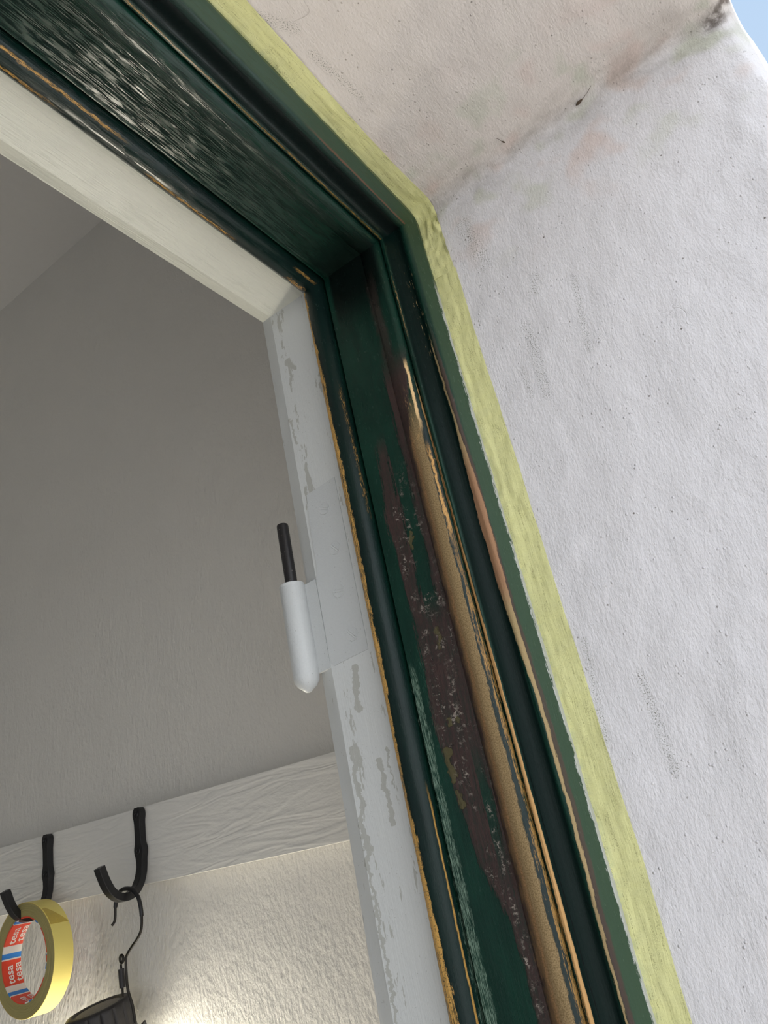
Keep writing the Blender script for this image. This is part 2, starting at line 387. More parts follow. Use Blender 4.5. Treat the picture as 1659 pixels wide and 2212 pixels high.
    c = m.mix((fine.ss(0.46, 0.56) * edge2.ss(-0.05, 0.04)) * (u - 1.90).abs().ss(0.13, 0.10) * v.ss(0.70, 0.6) * 0.75, c, hexc(17, 44, 36))
    c = m.mix(blob * scab_zone * 0.6, c, hexc(34, 26, 24)); c = m.mix(olive * 0.85, c, m.mix(grain, hexc(70, 64, 42), hexc(96, 90, 60)))
    c = m.mix(outbrown * 0.7, c, hexc(78, 58, 52))
    c = m.mix(tb, c, tanc)
    c = m.mix(chips.mx(white_patch) * 0.85, c, hexc(158, 148, 138))
    c = m.mix(flakes_top * 0.8, c, hexc(176, 140, 96)); c = m.mix(hl, c, hexc(226, 192, 140)); c = m.mix(hl2 * 0.9, c, hexc(206, 158, 92))
    c = m.mix(rid2 * 0.9, c, hexc(178, 136, 76))
    c = m.mix(ridge.mx(rid3), c, hexc(192, 150, 98))
    c = m.mix(outw.mx(spots) * 0.95, c, m.mix(v.ss(0.28, 0.34) * v.ss(0.60, 0.5), m.mix(grain, hexc(150, 130, 92), hexc(184, 160, 118)), hexc(160, 122, 92)))
    c = m.mix(inner, c, m.mix(grain, hexc(204, 154, 78), hexc(232, 188, 112)))
    c = m.mix(in2.mx(in3) * 0.8, c, GOLD)
    c = m.mix(scuff * 0.75, c, hexc(132, 156, 138))
    hair = (u - 2.30 + (v + 0.2) * 0.10 + edge2 * 0.02).abs().ss(0.004, 0.001) * v.ss(0.28, 0.18) * fine.ss(0.38, 0.46)
    c = m.mix(hair, c, (0.001, 0.002, 0.002))
    c = m.mix((u - 2.691 + edge * 0.07).ss(-0.003, 0.002) * v.ss(0.93, 0.88), c, hexc(176, 178, 174))
    streaks = (u - 1.77 + edge * 0.02).abs().ss(0.03, 0.0) * fine.ss(0.56, 0.64) * v.ss(0.30, 0.25) * v.ss(0.10, 0.15)
    c = m.mix(streaks * 0.6, c, hexc(84, 122, 100))
    bare = (tb + inner + outw + ridge).clamp()
    rough = rough + bare * 0.35 + brown * 0.12
    h = h * 0.35 + edge2 * 0.3 + (ring * scab_zone) * 0.9 + chips * 0.6 + olive * 0.5 + grain * bare * 0.35 - brown * 0.25 - tb * 0.3
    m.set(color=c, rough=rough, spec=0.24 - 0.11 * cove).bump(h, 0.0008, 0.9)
    return m

def white_paint(head):
    m = Mat('white_gloss_paint_head' if head else 'white_gloss_paint'); u, v = m.uv()
    c = hexc(205, 208, 208) if not head else hexc(234, 235, 222)  # one white in two tones: jamb sky-lit cool, head lamp-lit warm and brighter
    n = m.noise(m.vec(u * 12, v * 5, 0), 3, 4, 0.7)
    worn = (n + (u - 1.40).abs().ss(0.045, 0.0) * 0.14 + (u - 1.53).abs().ss(0.03, 0.0) * 0.08).ss(0.675, 0.69)
    worn2 = m.noise(m.vec(u * 30, v * 5, 4), 2, 4, 0.7).ss(0.675, 0.69) * m.noise(m.vec(u * 2, v * 1.5, 8), 2, 1).ss(0.45, 0.6)
    c = m.mix(m.noise(m.vec(u * 2, v * 2, 4), 2, 3) * 0.5, c, hexc(204, 205, 200))
    V4 = v * 4.3; e_ = (m.noise(m.vec(u * 20, v * 40, 1), 3, 4, 0.75) - 0.5); ue = u + e_ * 0.03 + (m.noise(m.vec(u * 12, v * 40, 4), 1.0, 2) - 0.5) * 0.06
    pat = seg(m, ue, V4, (1.446, 0.297 * 4.3), (1.438, 0.225 * 4.3), 0.016)
    for a, b, w in (((1.483, 0.146), (1.489, 0.051), 0.015), ((1.385, 0.175), (1.375, 0.0), 0.014), ((1.372, 0.0), (1.372, -0.25), 0.008), ((1.550, 0.86), (1.558, 0.80), 0.010), ((1.52, 0.16), (1.525, 0.10), 0.006), ((1.40, 0.93), (1.44, 0.90), 0.02), ((1.37, 0.80), (1.378, 0.74), 0.008)):
        pat = pat.mx(seg(m, ue, V4, (a[0], a[1] * 4.3), (b[0], b[1] * 4.3), w))
    pat = pat.ss(0.22, 0.38)
    if not head: c = m.mix(worn.mx(worn2).mx(pat) * 0.75, c, hexc(166, 166, 158))
    else: c = m.mix(worn * 0.25, c, hexc(200, 202, 190))
    sp = m.voro(m.vec(u * 60, v * 60, 0), 2.0).ss(0.10, 0.04) * m.noise(m.vec(u * 9, v * 6, 2), 2, 2).ss(0.5, 0.6)
    c = m.mix(sp * 0.6, c, hexc(120, 116, 104))
    brush = m.noise(m.vec(u * 45, v * 2.2, 0), 5, 3, 0.6)
    h = brush * (1.0 if head else 0.35) + n * 0.6 - worn2 * 0.2 + m.noise(m.vec(u * 20, v * 20, 0), 2, 4) * 0.35
    if not head:
        crk = seg(m, ue, V4, (1.410, 0.628 * 4.3), (1.403, 0.469 * 4.3), 0.0035).mx(seg(m, ue, V4, (1.403, 0.468 * 4.3), (1.362, 0.466 * 4.3), 0.0035))
        c = m.mix(crk.ss(0.2, 0.6) * 0.8, c, hexc(88, 80, 64))
        fl = m.voro(m.vec(u * 60, v * 250, 0), 1.0).ss(0.13, 0.06) * m.noise(m.vec(u * 9, v * 20, 2), 2, 2).ss(0.48, 0.58)
        c = m.mix(fl * 0.5, c, hexc(110, 108, 98))
    m.set(color=c, rough=0.30 if head else 0.42, spec=0.5).bump(h, 0.0012 if head else 0.0006, 0.7)
    return m

def tape_material():
    m = Mat('yellow_masking_tape'); u, v = m.uv()
    w = m.noise(m.vec(u * 60, v * 30, 0), 3, 4, 0.6)
    st = m.noise(m.vec(u * 30, v * 300, 0), 3, 3, 0.7)
    c = m.mix(w, hexc(218, 217, 152), hexc(210, 209, 156))
    c = m.mix(v.ss(0.004, 0.0) * w.ss(0.40, 0.6) * 0.5, c, hexc(182, 192, 150))
    line = m.noise(m.vec(u * 16, v * 220, 2), 1.2, 2, 0.6)
    dirt_shade = (line - 0.5).abs().ss(0.03, 0.0) * m.noise(m.vec(u * 500, v * 500, 0), 3, 3).ss(0.45, 0.6)
    c = m.mix(dirt_shade * 0.55, c, hexc(120, 116, 74))
    sp = m.noise(m.vec(u * 900, v * 900, 0), 2, 2).ss(0.64, 0.70)
    c = m.mix(sp * 0.4, c, hexc(120, 118, 80))
    m.set(color=c, rough=0.7, spec=0.25).bump(w * 0.8 + st * 0.35, 0.0012, 0.7)
    return m

def interior_wall_material():
    m = Mat('textured_interior_wallpaper'); x, y, z = m.pos()
    n = m.noise(m.vec(x, y, z * 0.6), 190, 3, 0.6); n2 = m.noise(m.vec(x, y, z), 14, 2)
    m.set(color=m.mix(n2 * 0.4, hexc(218, 215, 208), hexc(206, 203, 196)), rough=0.85, spec=0.2).bump(n + n2 * 1.5, 0.0020, 0.8)
    return m

def plain(name, col, rough=0.6, metal=0.0, spec=0.5, nscale=120, amp=0.0006, var=0.25, stretch=(1, 1, 1)):
    m = Mat(name); x, y, z = m.pos()
    n = m.noise(m.vec(x * stretch[0], y * stretch[1], z * stretch[2]), nscale, 3, 0.6)
    d = tuple(c * (1 - var) for c in col)
    m.set(color=m.mix(n, col, d), rough=n * 0.15 + (rough - 0.07), metal=metal, spec=spec).bump(n, amp, 0.6)
    return m

def board_material():
    m = Mat('white_painted_grained_wood'); x, y, z = m.pos()
    w = m.noise(m.vec(x, y * 3.2, z * 22 + 0.0), 2.4, 2, 0.5, 0.8)
    rings = (w * 26)._m('SINE')
    n = m.noise(m.vec(x, y * 14, z * 40), 6, 3, 0.6)
    m.set(color=m.mix(n * 0.4, hexc(222, 220, 214), hexc(206, 204, 198)), rough=0.55, spec=0.4).bump(rings * 0.25 + n * 0.6, 0.0012, 0.55)
    return m

M_PLASTER = plaster_material()
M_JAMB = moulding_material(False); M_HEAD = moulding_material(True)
M_WJ = white_paint(False); M_WH = white_paint(True)
M_TAPE = tape_material(); M_IN = interior_wall_material(); M_BOARD = board_material()
M_CEIL = plain('matt_white_ceiling_paint', hexc(222, 220, 216), 0.9, nscale=90, amp=0.0004, var=0.05, spec=0.15)
M_FLOOR = plain('pale_floorboards', hexc(176, 170, 160), 0.5, nscale=6, amp=0.001, stretch=(8, 1, 1))
M_PAVE = plain('pale_paving', hexc(190, 187, 184), 0.9, nscale=5, amp=0.003, var=0.2)
M_RENDER = plain('exterior_white_render', hexc(225, 222, 216), 0.9, nscale=60, amp=0.002, var=0.08)
M_BLACK = plain('black_powder_coated_iron', hexc(24, 24, 27), 0.38, nscale=400, amp=0.0002, var=0.3)
M_SCREW = plain('dark_screw_head', hexc(44, 44, 46), 0.35, metal=0.6, nscale=300, amp=0.0001)
M_PIN = plain('speckled_black_steel', hexc(34, 32, 34), 0.35, nscale=900, amp=0.0002, var=0.6)
M_HINGE = plain('white_painted_steel', hexc(200, 203, 203), 0.42, nscale=900, amp=0.0003, var=0.10)
def speckled(m, col, th=0.12):
    x, y, z = m.pos(); f = m.voro(m.vec(x, y, z), 420).ss(th, th * 0.4) * m.noise(m.vec(x, y, z), 70, 2).ss(0.42, 0.58)
    src = m.b.inputs['Base Color'].links[0].from_socket
    m.set(color=m.mix(f * 0.7, m.s(src), col))
speckled(M_HINGE, hexc(96, 94, 88)); speckled(M_PIN, hexc(150, 146, 140), 0.16)
M_RUBBER = plain('black_dusty_plastic', hexc(46, 44, 45), 0.55, nscale=260, amp=0.0003, var=0.35)
M_DISC = plain('grey_scuffed_plastic', hexc(140, 134, 126), 0.7, nscale=500, amp=0.0005, var=0.5)
M_COLLAR = plain('white_plastic', hexc(214, 214, 210), 0.4, nscale=100, amp=0.0001, var=0.05)
M_WIRE = plain('dark_steel_wire', hexc(48, 44, 38), 0.4, metal=0.5, nscale=300, amp=0.0001)


# ------------------------------------------------------------------ the plaster wall around the doorway (reveal, soffit, outer faces)
XP = 0.383; ZP = 0.4033; YF = 0.1345; YO = -0.080; XL = -0.45   # reveal plane, soffit plane, frame side, outer face, left reveal

def crease_r(y): return 0.011 + 0.016 * max(0.0, min(1.0, (0.135 - y) / 0.06)) - 0.014 * max(0.0, min(1.0, (0.0 - y) / 0.07))

def fb(p, s, k=3): return noise.fractal(Vector(p) * s, 0.9, 2.0, k)

def plaster_point(s, y, off=0.0, rough=1.0):
    """point of the reveal: s < 0 down the right side, s > 0 along the soffit; y depth; off = lift into the air"""
    r = crease_r(y)
    if s <= -r: p = Vector((XP, y, ZP + s)); n = Vector((-1, 0, 0))
    elif s >= r: p = Vector((XP - s, y, ZP)); n = Vector((0, 0, -1))
    else:
        a = (s + r) / (2 * r) * pi / 2
        n = Vector((-cos(a), 0, -sin(a))); p = Vector((XP - r, y, ZP - r)) - n * r
    d = 0.0013 * fb((s, y, 0.0), 16) + 0.0005 * fb((s, y, 4.0), 60)
    d += 0.0026 * math.exp(-((y + 0.056) / 0.009) ** 2) * (0.5 + fb((s, y, 7), 30))      # ragged ridge along the arris
    dip = max(0.0, (-0.01 - y) / 0.065); p.z -= 0.009 * dip * dip * max(0.0, min(1.0, (s + 0.05) / 0.05))
    return p + n * (off + d * rough)

def build_wall_front():
    ss = [-(CZ + ZP), -1.5, -1.2, -0.9, -0.72]
    k = -0.66
    while k < -0.045: ss.append(k); k += 0.0032
    k = -0.045
    while k < 0.045: ss.append(k); k += 0.0022
    while k < 0.33: ss.append(k); k += 0.0036
    ss += [0.36, 0.42, 0.55, 0.7, XP - XL - 0.03]
    ys = []
    y = YF + 0.012
    while y > YO + 0.013: ys.append(y); y -= 0.0030
    # rounded outer arris, then the outside face
    rows = []          # each row: (y, turn angle)
    V = []; uv = []; nrow = 0
    R = 0.012
    for s in ss:
        row = [(plaster_point(s, y), y) for y in ys]
        base, n = plaster_point(s, YO + R), None
        e = plaster_point(s, YO + R, 1.0); n = (e - base).normalized()
        for i in range(1, 9):
            a = i / 8 * pi / 2
            row.append((base - n * (R - R * cos(a)) + Vector((0, -R * sin(a), 0)) + Vector((0, 0.0012 * fb((s, a, 3), 9), 0)), YO + R - R * a))
        tip = row[-1][0]
        for dist in (0.03, 0.15, 0.6, 2.5):
            q = tip - n * dist; row.append((q, YO - dist))
        for p, yy in row: V.append(p); uv.append((s, yy))
        nrow = len(row)
    F = []
    for i in range(len(ss) - 1):
        for j in range(nrow - 1): F.append((i * nrow + j, (i + 1) * nrow + j, (i + 1) * nrow + j + 1, i * nrow + j + 1))
    # left reveal and its outer face, plus the core of the wall behind the frame
    def add(v, f):
        n0 = len(V); V.extend(Vector(p) for p in v); uv.extend((-1.0 - (p[0] + p[2]), p[1]) for p in v); F.extend(tuple(i + n0 for i in q) for q in f)
    add(*box((XL - 2.4, YO, -CZ), (XL, YF + 0.012, ZP + 2.2)))
    add(*box((XL - 2.4, YF + 0.010, -CZ), (XL - 0.03, 0.30, ZP + 2.2)))
    add(*box((XP + 0.022, YF + 0.0, -CZ), (XP + 2.4, 0.286, ZP + 2.2)))
    add(*box((XL - 0.03, YF + 0.0, ZP + 0.022), (XP + 0.022, 0.286, ZP + 2.2)))
    return link('wall_front', V, F, M_PLASTER, uvs=uv, kind='structure', angle=60,
                label='rough white plastered wall around the doorway with its deep reveal and soffit', cat='wall')
build_wall_front()

# inside room
XW = 0.619; ZC = 1.068; YB = 3.6; XI = -2.2
link('wall_right', *box((XW, 0.286, -CZ), (XW + 0.12, YB, ZC)), M_IN, kind='structure', smooth=False, label='grey textured wall of the room inside, behind the hook board', cat='wall')
link('wall_back', *box((XI - 0.12, YB, -CZ), (XW + 0.12, YB + 0.12, ZC)), M_IN, kind='structure', smooth=False, label='far wall of the room inside the doorway', cat='wall')
link('wall_left', *join(box((XI - 0.12, 0.30, -CZ), (XI, 0.8, ZC)), box((XI - 0.12, 2.1, -CZ), (XI, YB, ZC)), box((XI - 0.12, 0.8, -CZ), (XI, 2.1, -0.75)), box((XI - 0.12, 0.8, 0.65), (XI, 2.1, ZC))), M_IN, kind='structure', smooth=False, label='left wall of the room inside the doorway', cat='wall')
link('ceiling', *box((XI - 0.12, 0.286, ZC), (XW + 0.12, YB + 0.12, ZC + 0.1)), M_CEIL, kind='structure', smooth=False, label='plain grey white ceiling of the room inside the doorway', cat='ceiling')
link('floor', *box((XI - 0.12, YO, -CZ - 0.1), (XP + 0.35, YB + 0.12, -CZ)), M_FLOOR, kind='structure', smooth=False, label='floor inside the doorway', cat='floor')
link('ground', *box((-14, -16, -CZ - 0.12), (14, YO, -CZ - 0.02)), M_PAVE, kind='structure', smooth=False, label='pale paving outside the doorway', cat='ground')


WF = [box((XI - 0.09, 0.8, -0.75), (XI - 0.03, 0.85, 0.65)), box((XI - 0.09, 2.05, -0.75), (XI - 0.03, 2.1, 0.65)), box((XI - 0.09, 0.85, -0.75), (XI - 0.03, 2.05, -0.70)),
      box((XI - 0.09, 0.85, 0.60), (XI - 0.03, 2.05, 0.65)), box((XI - 0.08, 1.43, -0.70), (XI - 0.04, 1.47, 0.60))]
link('added_window_1', *join(*WF), M_HINGE, kind='structure', smooth=False, label='added unseen window frame letting daylight into the room inside', cat='window')  # unseen window, added to lift the light in the room


# ------------------------------------------------------------------ the door frame
# section of the jamb: (x, y) in units of U, white rebate first, then stop bead, flat board, edge moulding
def arcpts(pts, n=4):
    P = [Vector((a, b, 0)) for a, b in pts]; Q = []
    for i in range(len(P) - 1):
        p0 = P[max(i - 1, 0)]; p1 = P[i]; p2 = P[i + 1]; p3 = P[min(i + 2, len(P) - 1)]
        for k in range(n):
            t = k / n; Q.append(0.5 * ((2 * p1) + (-p0 + p2) * t + (2 * p0 - 5 * p1 + 4 * p2 - p3) * t * t + (-p0 + 3 * p1 - 3 * p2 + p3) * t ** 3))
    Q.append(P[-1]); return [(q.x, q.y) for q in Q]

REB = [(1.045, 0.768), (1.014, 0.767)] + [(1.0105, 0.7595), (1.0100, 0.7585), (1.0008, 0.7360), (1.0, 0.7345), (1.0, 0.71), (1.0, 0.68), (1.0, 0.65), (1.0, 0.6246)]
BEAD = [(1.0, 0.6248), (0.9715, 0.6246)] + arcpts([(0.9700, 0.6240), (0.9625, 0.6160), (0.9600, 0.6050), (0.9625, 0.5940), (0.9700, 0.5865), (0.9800, 0.5835)], 4) + [(0.990, 0.5835)]
BOARD = [(0.990, 0.5830), (0.9785, 0.5770)] + [(0.9785, 0.5770 - i * 0.0115) for i in range(1, 8)] + arcpts([(0.9785, 0.4880), (0.9745, 0.4830), (0.9685, 0.4720), (0.9665, 0.4600), (0.9690, 0.4500), (0.9765, 0.4440), (0.9880, 0.4425)], 4)
BEND = len(BOARD)
EDGE = [(0.9890, 0.4420), (0.9790, 0.4415)] + arcpts([(0.9755, 0.4400), (0.9740, 0.4365), (0.9755, 0.4335), (0.9860, 0.4305), (0.9960, 0.4235), (1.0005, 0.4140), (0.9990, 0.4065), (0.9975, 0.4020), (0.9990, 0.3975), (1.0035, 0.3940)], 4) + [(1.010, 0.3892), (1.018, 0.3840), (1.0245, 0.3797), (1.027, 0.3797), (1.045, 0.3797)]

def jamb_part(sec, mat, name, parent, head, seed=0):
    pts = sec
    V = []; uv = []; F = []
    if not head:
        zs = [-CZ / U, -3.2, -2.0, -1.0]
        k = -0.62
        while k < 0.93: zs.append(k); k += 0.012
        zs += [0.945, 0.96]
    else:
        zs = [XL / U + 0.02, -0.8, -0.4, -0.1]
        k = 0.0
        while k < 0.86: zs.append(k); k += 0.012
        zs += [0.88, 0.90]
    n = len(pts)
    for i in range(len(zs) + 1):
        for j, (a, b) in enumerate(pts):
            lim = (a + 0.055) if not head else a     # mitre
            t = zs[i] if i < len(zs) else lim
            if t > lim: t = lim
            w = 0.0011 * noise.noise(Vector((t * 2.2, a * 6 + seed, b * 9))) + 0.0006 * noise.noise(Vector((t * 11, j * 0.35, 5 + seed)))
            w *= max(0.0, min(1.0, (lim - t) / 0.05)) if i < len(zs) else 0.0
            if j in (0, n - 1): w = 0
            if not head: p = Vector((a + w, b, t))
            else: p = Vector((t, b, a + 0.055 + w))
            V.append(p * U); uv.append((a / b, t))
    for i in range(len(zs)):
        for j in range(n - 1): F.append((i * n + j, i * n + j + 1, (i + 1) * n + j + 1, (i + 1) * n + j))
    # solid back
    m0 = len(V)
    bx = 1.06
    for i in range(len(zs) + 1):
        for j in (0, n - 1):
            a, b = pts[j]; lim = (bx + 0.055) if not head else bx
            t = zs[i] if i < len(zs) else lim
            p = Vector((bx, b, t)) if not head else Vector((t, b, bx + 0.055))
            V.append(p * U); uv.append((a / b, t))
    for i in range(len(zs)):
        F.append((i * n, (i + 1) * n, m0 + 2 * (i + 1), m0 + 2 * i))
        F.append((i * n + n - 1, m0 + 2 * i + 1, m0 + 2 * (i + 1) + 1, (i + 1) * n + n - 1))
        F.append((m0 + 2 * i, m0 + 2 * i + 2, m0 + 2 * i + 3, m0 + 2 * i + 1))
    return link(name, V, F, mat, parent, uvs=uv, angle=15 if 'rebate' in name else 32)

door = empty('door_1', (0.40, 0.2, -CZ), 'dark green and white painted wooden door frame with worn edges and a bare hinge pin', 'door frame', kind='structure')
jamb_part(REB, M_WJ, 'jamb_rebate', door, False)['label'] = 'white painted rebate of the upright jamb'
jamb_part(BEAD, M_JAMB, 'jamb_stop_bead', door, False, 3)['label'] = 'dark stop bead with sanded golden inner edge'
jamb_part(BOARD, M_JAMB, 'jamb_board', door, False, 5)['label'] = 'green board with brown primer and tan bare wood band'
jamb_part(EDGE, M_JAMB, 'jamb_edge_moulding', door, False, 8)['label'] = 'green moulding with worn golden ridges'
jamb_part(REB, M_WH, 'head_rebate', door, True, 11)['label'] = 'glossy white rebate of the door head'
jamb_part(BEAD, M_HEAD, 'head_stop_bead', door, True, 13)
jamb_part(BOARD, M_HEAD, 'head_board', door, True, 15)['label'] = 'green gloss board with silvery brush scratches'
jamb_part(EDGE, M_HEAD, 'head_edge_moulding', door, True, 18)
# left jamb of the same doorway
lv, lf = join(box((XL - 0.02, 0.1405, -CZ), (XL + 0.022, 0.215, ZP + 0.01)), box((XL - 0.02, 0.215, -CZ), (XL + 0.010, 0.283, ZP + 0.01)))
link('left_jamb', lv, lf, plain('dark_green_gloss_paint', GREEN, 0.3), door, smooth=False)


# hinge: leaf on the rebate, knuckle, pin, four screws
def build_hinge():
    kx, ky = 0.9880 * U, 0.7800 * U
    z1, z0 = 0.470 * U, 0.305 * U
    rk = 0.0222 * U
    # leaf (thin plate on the rebate), wrapping as a web to the knuckle
    lt = 0.0007; V = []; F = []
    def slab(poly, x_face, th):
        n0 = len(V); n = len(poly)
        for (y, z) in poly: V.append((x_face - th, y * U, z * U))
        for (y, z) in poly: V.append((x_face + 0.0003, y * U, z * U))
        F.append(tuple(n0 + i for i in range(n))); F.append(tuple(n0 + n + i for i in range(n))[::-1])
        for i in range(n): F.append((n0 + i, n0 + n + i, n0 + n + (i + 1) % n, n0 + (i + 1) % n))
    leaf = [(0.655, 0.635), (0.722, 0.628), (0.7265, 0.560), (0.7275, 0.480), (0.733, 0.467), (0.7330, 0.315), (0.7260, 0.309), (0.655, 0.315)]
    slab(leaf, 1.0 * U, lt)
    # web: from leaf edge round the arris to the knuckle
    pts = [(1.0 * U - lt, 0.735 * U), (1.0012 * U - lt, 0.745 * U), (1.003 * U - lt, 0.757 * U), (1.002 * U - lt, 0.768 * U), (0.997 * U, 0.779 * U)]
    n0 = len(V)
    for k, (x, y) in enumerate(pts):
        for zz in (z0 + 0.0012, z1 - 0.001):
            V.append((x, y, zz)); V.append((x + 0.0026, y, zz))
    for k in range(len(pts) - 1):
        a = n0 + 4 * k; b = a + 4
        F.extend([(a, b, b + 2, a + 2), (a + 1, a + 3, b + 3, b + 1), (a, a + 1, b + 1, b), (a + 2, b + 2, b + 3, a + 3)])
    F.append((n0, n0 + 2, n0 + 3, n0 + 1)); e = n0 + 4 * (len(pts) - 1); F.append((e, e + 1, e + 3, e + 2))
    prof = [(0.0002, z0 - 0.0098), (rk * 0.22, z0 - 0.0094), (rk * 0.42, z0 - 0.0078), (rk * 0.70, z0 - 0.0060), (rk * 0.92, z0 - 0.0030), (rk, z0), (rk * 1.0, z1 - 0.0022), (rk * 0.99, z1 - 0.0018), (rk * 1.02, z1 - 0.0012), (rk * 0.99, z1), (rk * 0.62, z1 + 0.0004), (0.0002, z1 + 0.0004)]
    kv, kf = lathe((kx, ky, 0), (0, 0, 1), prof, 48, lambda a, h, r: 1 + (0.10 * noise.noise(Vector((cos(a) * 2, sin(a) * 2, h * 300))) if h < z0 - 0.001 else 0.008 * noise.noise(Vector((cos(a) * 3, sin(a) * 3, h * 90)))))
    V2, F2 = join((V, F), (kv, kf))
    h = link('hinge', V2, F2, M_HINGE, door, origin=(kx, ky, z0), label='white painted hinge leaf and knuckle')
    pr = 0.0108 * U
    pv, pf = lathe((kx, ky, 0), (0, 0, 1), [(0.0001, z1 - 0.006), (pr, z1 - 0.006), (pr, 0.585 * U), (pr * 0.93, 0.5885 * U), (pr * 0.78, 0.5895 * U), (0.0001, 0.5900 * U)], 32)
    link('hinge_pin', pv, pf, M_PIN, h, label='bare black steel pin standing above the knuckle')
    bv, bf = lathe((kx, ky, 0), (0, 0, 1), [(pr * 1.02, z1 + 0.0002), (pr * 1.35, z1 + 0.0004), (pr * 1.25, z1 + 0.0011), (pr * 1.02, z1 + 0.0012)], 32, closed=True)
    link('pin_collar', bv, bf, M_PIN, h)
    for (y, z, a) in ((0.6890, 0.586, 0.5), (0.6820, 0.505, 0.9), (0.6905, 0.4285, 0.2), (0.6800, 0.348, 0.85)):
        R = 0.0118 * U; V = []; F = []
        x = U - lt
        ring = [(0.92, 0.0), (1.0, -0.00005), (0.97, -0.00045), (0.80, -0.00035)]
        n = 28
        for rr, dx in ring:
            for k in range(n):
                t = 2 * pi * k / n; V.append((x + dx + 0.0001 - 0.0001, y * U + R * rr * cos(t), z * U + R * rr * sin(t)))
        for j in range(3):
            for k in range(n): F.append((j * n + k, j * n + (k + 1) % n, (j + 1) * n + (k + 1) % n, (j + 1) * n + k))
        # disc with a slot
        n0 = len(V); V.append((x - 0.00030, y * U, z * U))
        for k in range(n): F.append((3 * n + k, 3 * n + (k + 1) % n, n0))
        u_ = Vector((0, cos(a), sin(a))); w_ = Vector((0, -sin(a), cos(a))); c_ = Vector((x - 0.00033, y * U, z * U))
        sl = []
        for q in (-1, 1):
            n1 = len(V)
            for (p, o_, dx) in ((-0.85, 0.05, 0), (0.85, 0.05, 0), (0.85, 0.17, -0.0003), (-0.85, 0.17, -0.0003), (0.85, 0.26, 0.0001), (-0.85, 0.26, 0.0001)):
                V.append(c_ + u_ * (p * R) + w_ * (q * o_ * R) + Vector((dx, 0, 0)))
            F.extend([(n1, n1 + 1, n1 + 2, n1 + 3), (n1 + 3, n1 + 2, n1 + 4, n1 + 5)])
        link('screw', V, F, M_HINGE, h, label='slotted screw head under white paint')
build_hinge()


# ------------------------------------------------------------------ masking tape strips on the plaster along the frame
def build_tape(s0, s1, y_in, y_out, seed, label, crumple=0.0):
    ns = int((s1 - s0) / 0.0016); nw = 16
    V = []; uv = []; F = []
    for i in range(ns + 1):
        s = s0 + (s1 - s0) * i / ns
        inner = y_in(s) + 0.0006 * fb((s, 0, seed), 40) + 0.00035 * fb((s, 1, seed), 260)
        outer = y_out(s) + 0.0006 * fb((s, 3, seed), 12)
        for j in range(nw + 1):
            t = j / nw; y = inner + (outer - inner) * t
            wr = 0.0006 + 0.0006 * abs(fb((s * 0.5, y * 1.3, seed), 130)) + 0.0009 * max(0, fb((s * 0.25, y * 1.6, seed + 5), 70))
            if crumple:
                cz = math.exp(-((s + 0.022) / 0.03) ** 2); wr += crumple * cz * abs(noise.noise(Vector((s * 110, y * 190, seed)))) * (0.4 + t)
            wr += 0.0008 * math.exp(-((t - 0.04) / 0.07) ** 2) * max(0, noise.noise(Vector((s * 90, 0, seed))))
            V.append(plaster_point(s, y, wr)); uv.append((s, inner - y))
    n = nw + 1; top = len(V)
    for i in range(ns + 1):
        for j in range(n):
            s = s0 + (s1 - s0) * i / ns
            p = V[i * n + j]; q = plaster_point(s, p.y, 1.0); nn = (q - plaster_point(s, p.y, 0.0)).normalized()
            V.append(p - nn * 0.00025); uv.append(uv[i * n + j])
    for i in range(ns):
        for j in range(nw):
            a = i * n + j; F.append((a, a + 1, a + n + 1, a + n)); F.append((top + a, top + a + n, top + a + n + 1, top + a + 1))
        a = i * n; F.append((a, a + n, top + a + n, top + a)); a = i * n + nw; F.append((a, top + a, top + a + n, a + n))
    for j in range(nw):
        F.append((j, top + j, top + j + 1, j + 1)); a = ns * n + j; F.append((a, a + 1, top + a + 1, top + a))
    o3 = plaster_point((s0 + s1) / 2, (y_in(s0) + y_out(s0)) / 2)
    link('masking_tape', V, F, M_TAPE, uvs=uv, origin=o3, angle=60, label=label, cat='tape')

yi_side = lambda s: 0.1412 - 0.0004 * max(0, min(1, (-s - 0.15) / 0.3))
def yo_side(s): return 0.1243 + 0.0012 * max(0, min(1, (-s - 0.42) / 0.1)) + (0.0008 if s > -0.06 else 0)
build_tape(-CZ + 0.1 - ZP * 0, -0.052, yi_side, yo_side, 2.0, 'long yellow masking tape strip running down the upright jamb on white plaster')
build_tape(-0.060, 0.148, lambda s: 0.1412 + 0.0004 * (s > 0), lambda s: 0.1250 + 0.0022 * max(0, min(1, s / 0.05)), 7.0, 'crumpled yellow masking tape piece bent round the upper corner of the frame', 0.0042)
build_tape(0.146, 0.80, lambda s: 0.1413, lambda s: 0.1268, 12.0, 'yellow masking tape strip along the door head, running out at the top left')


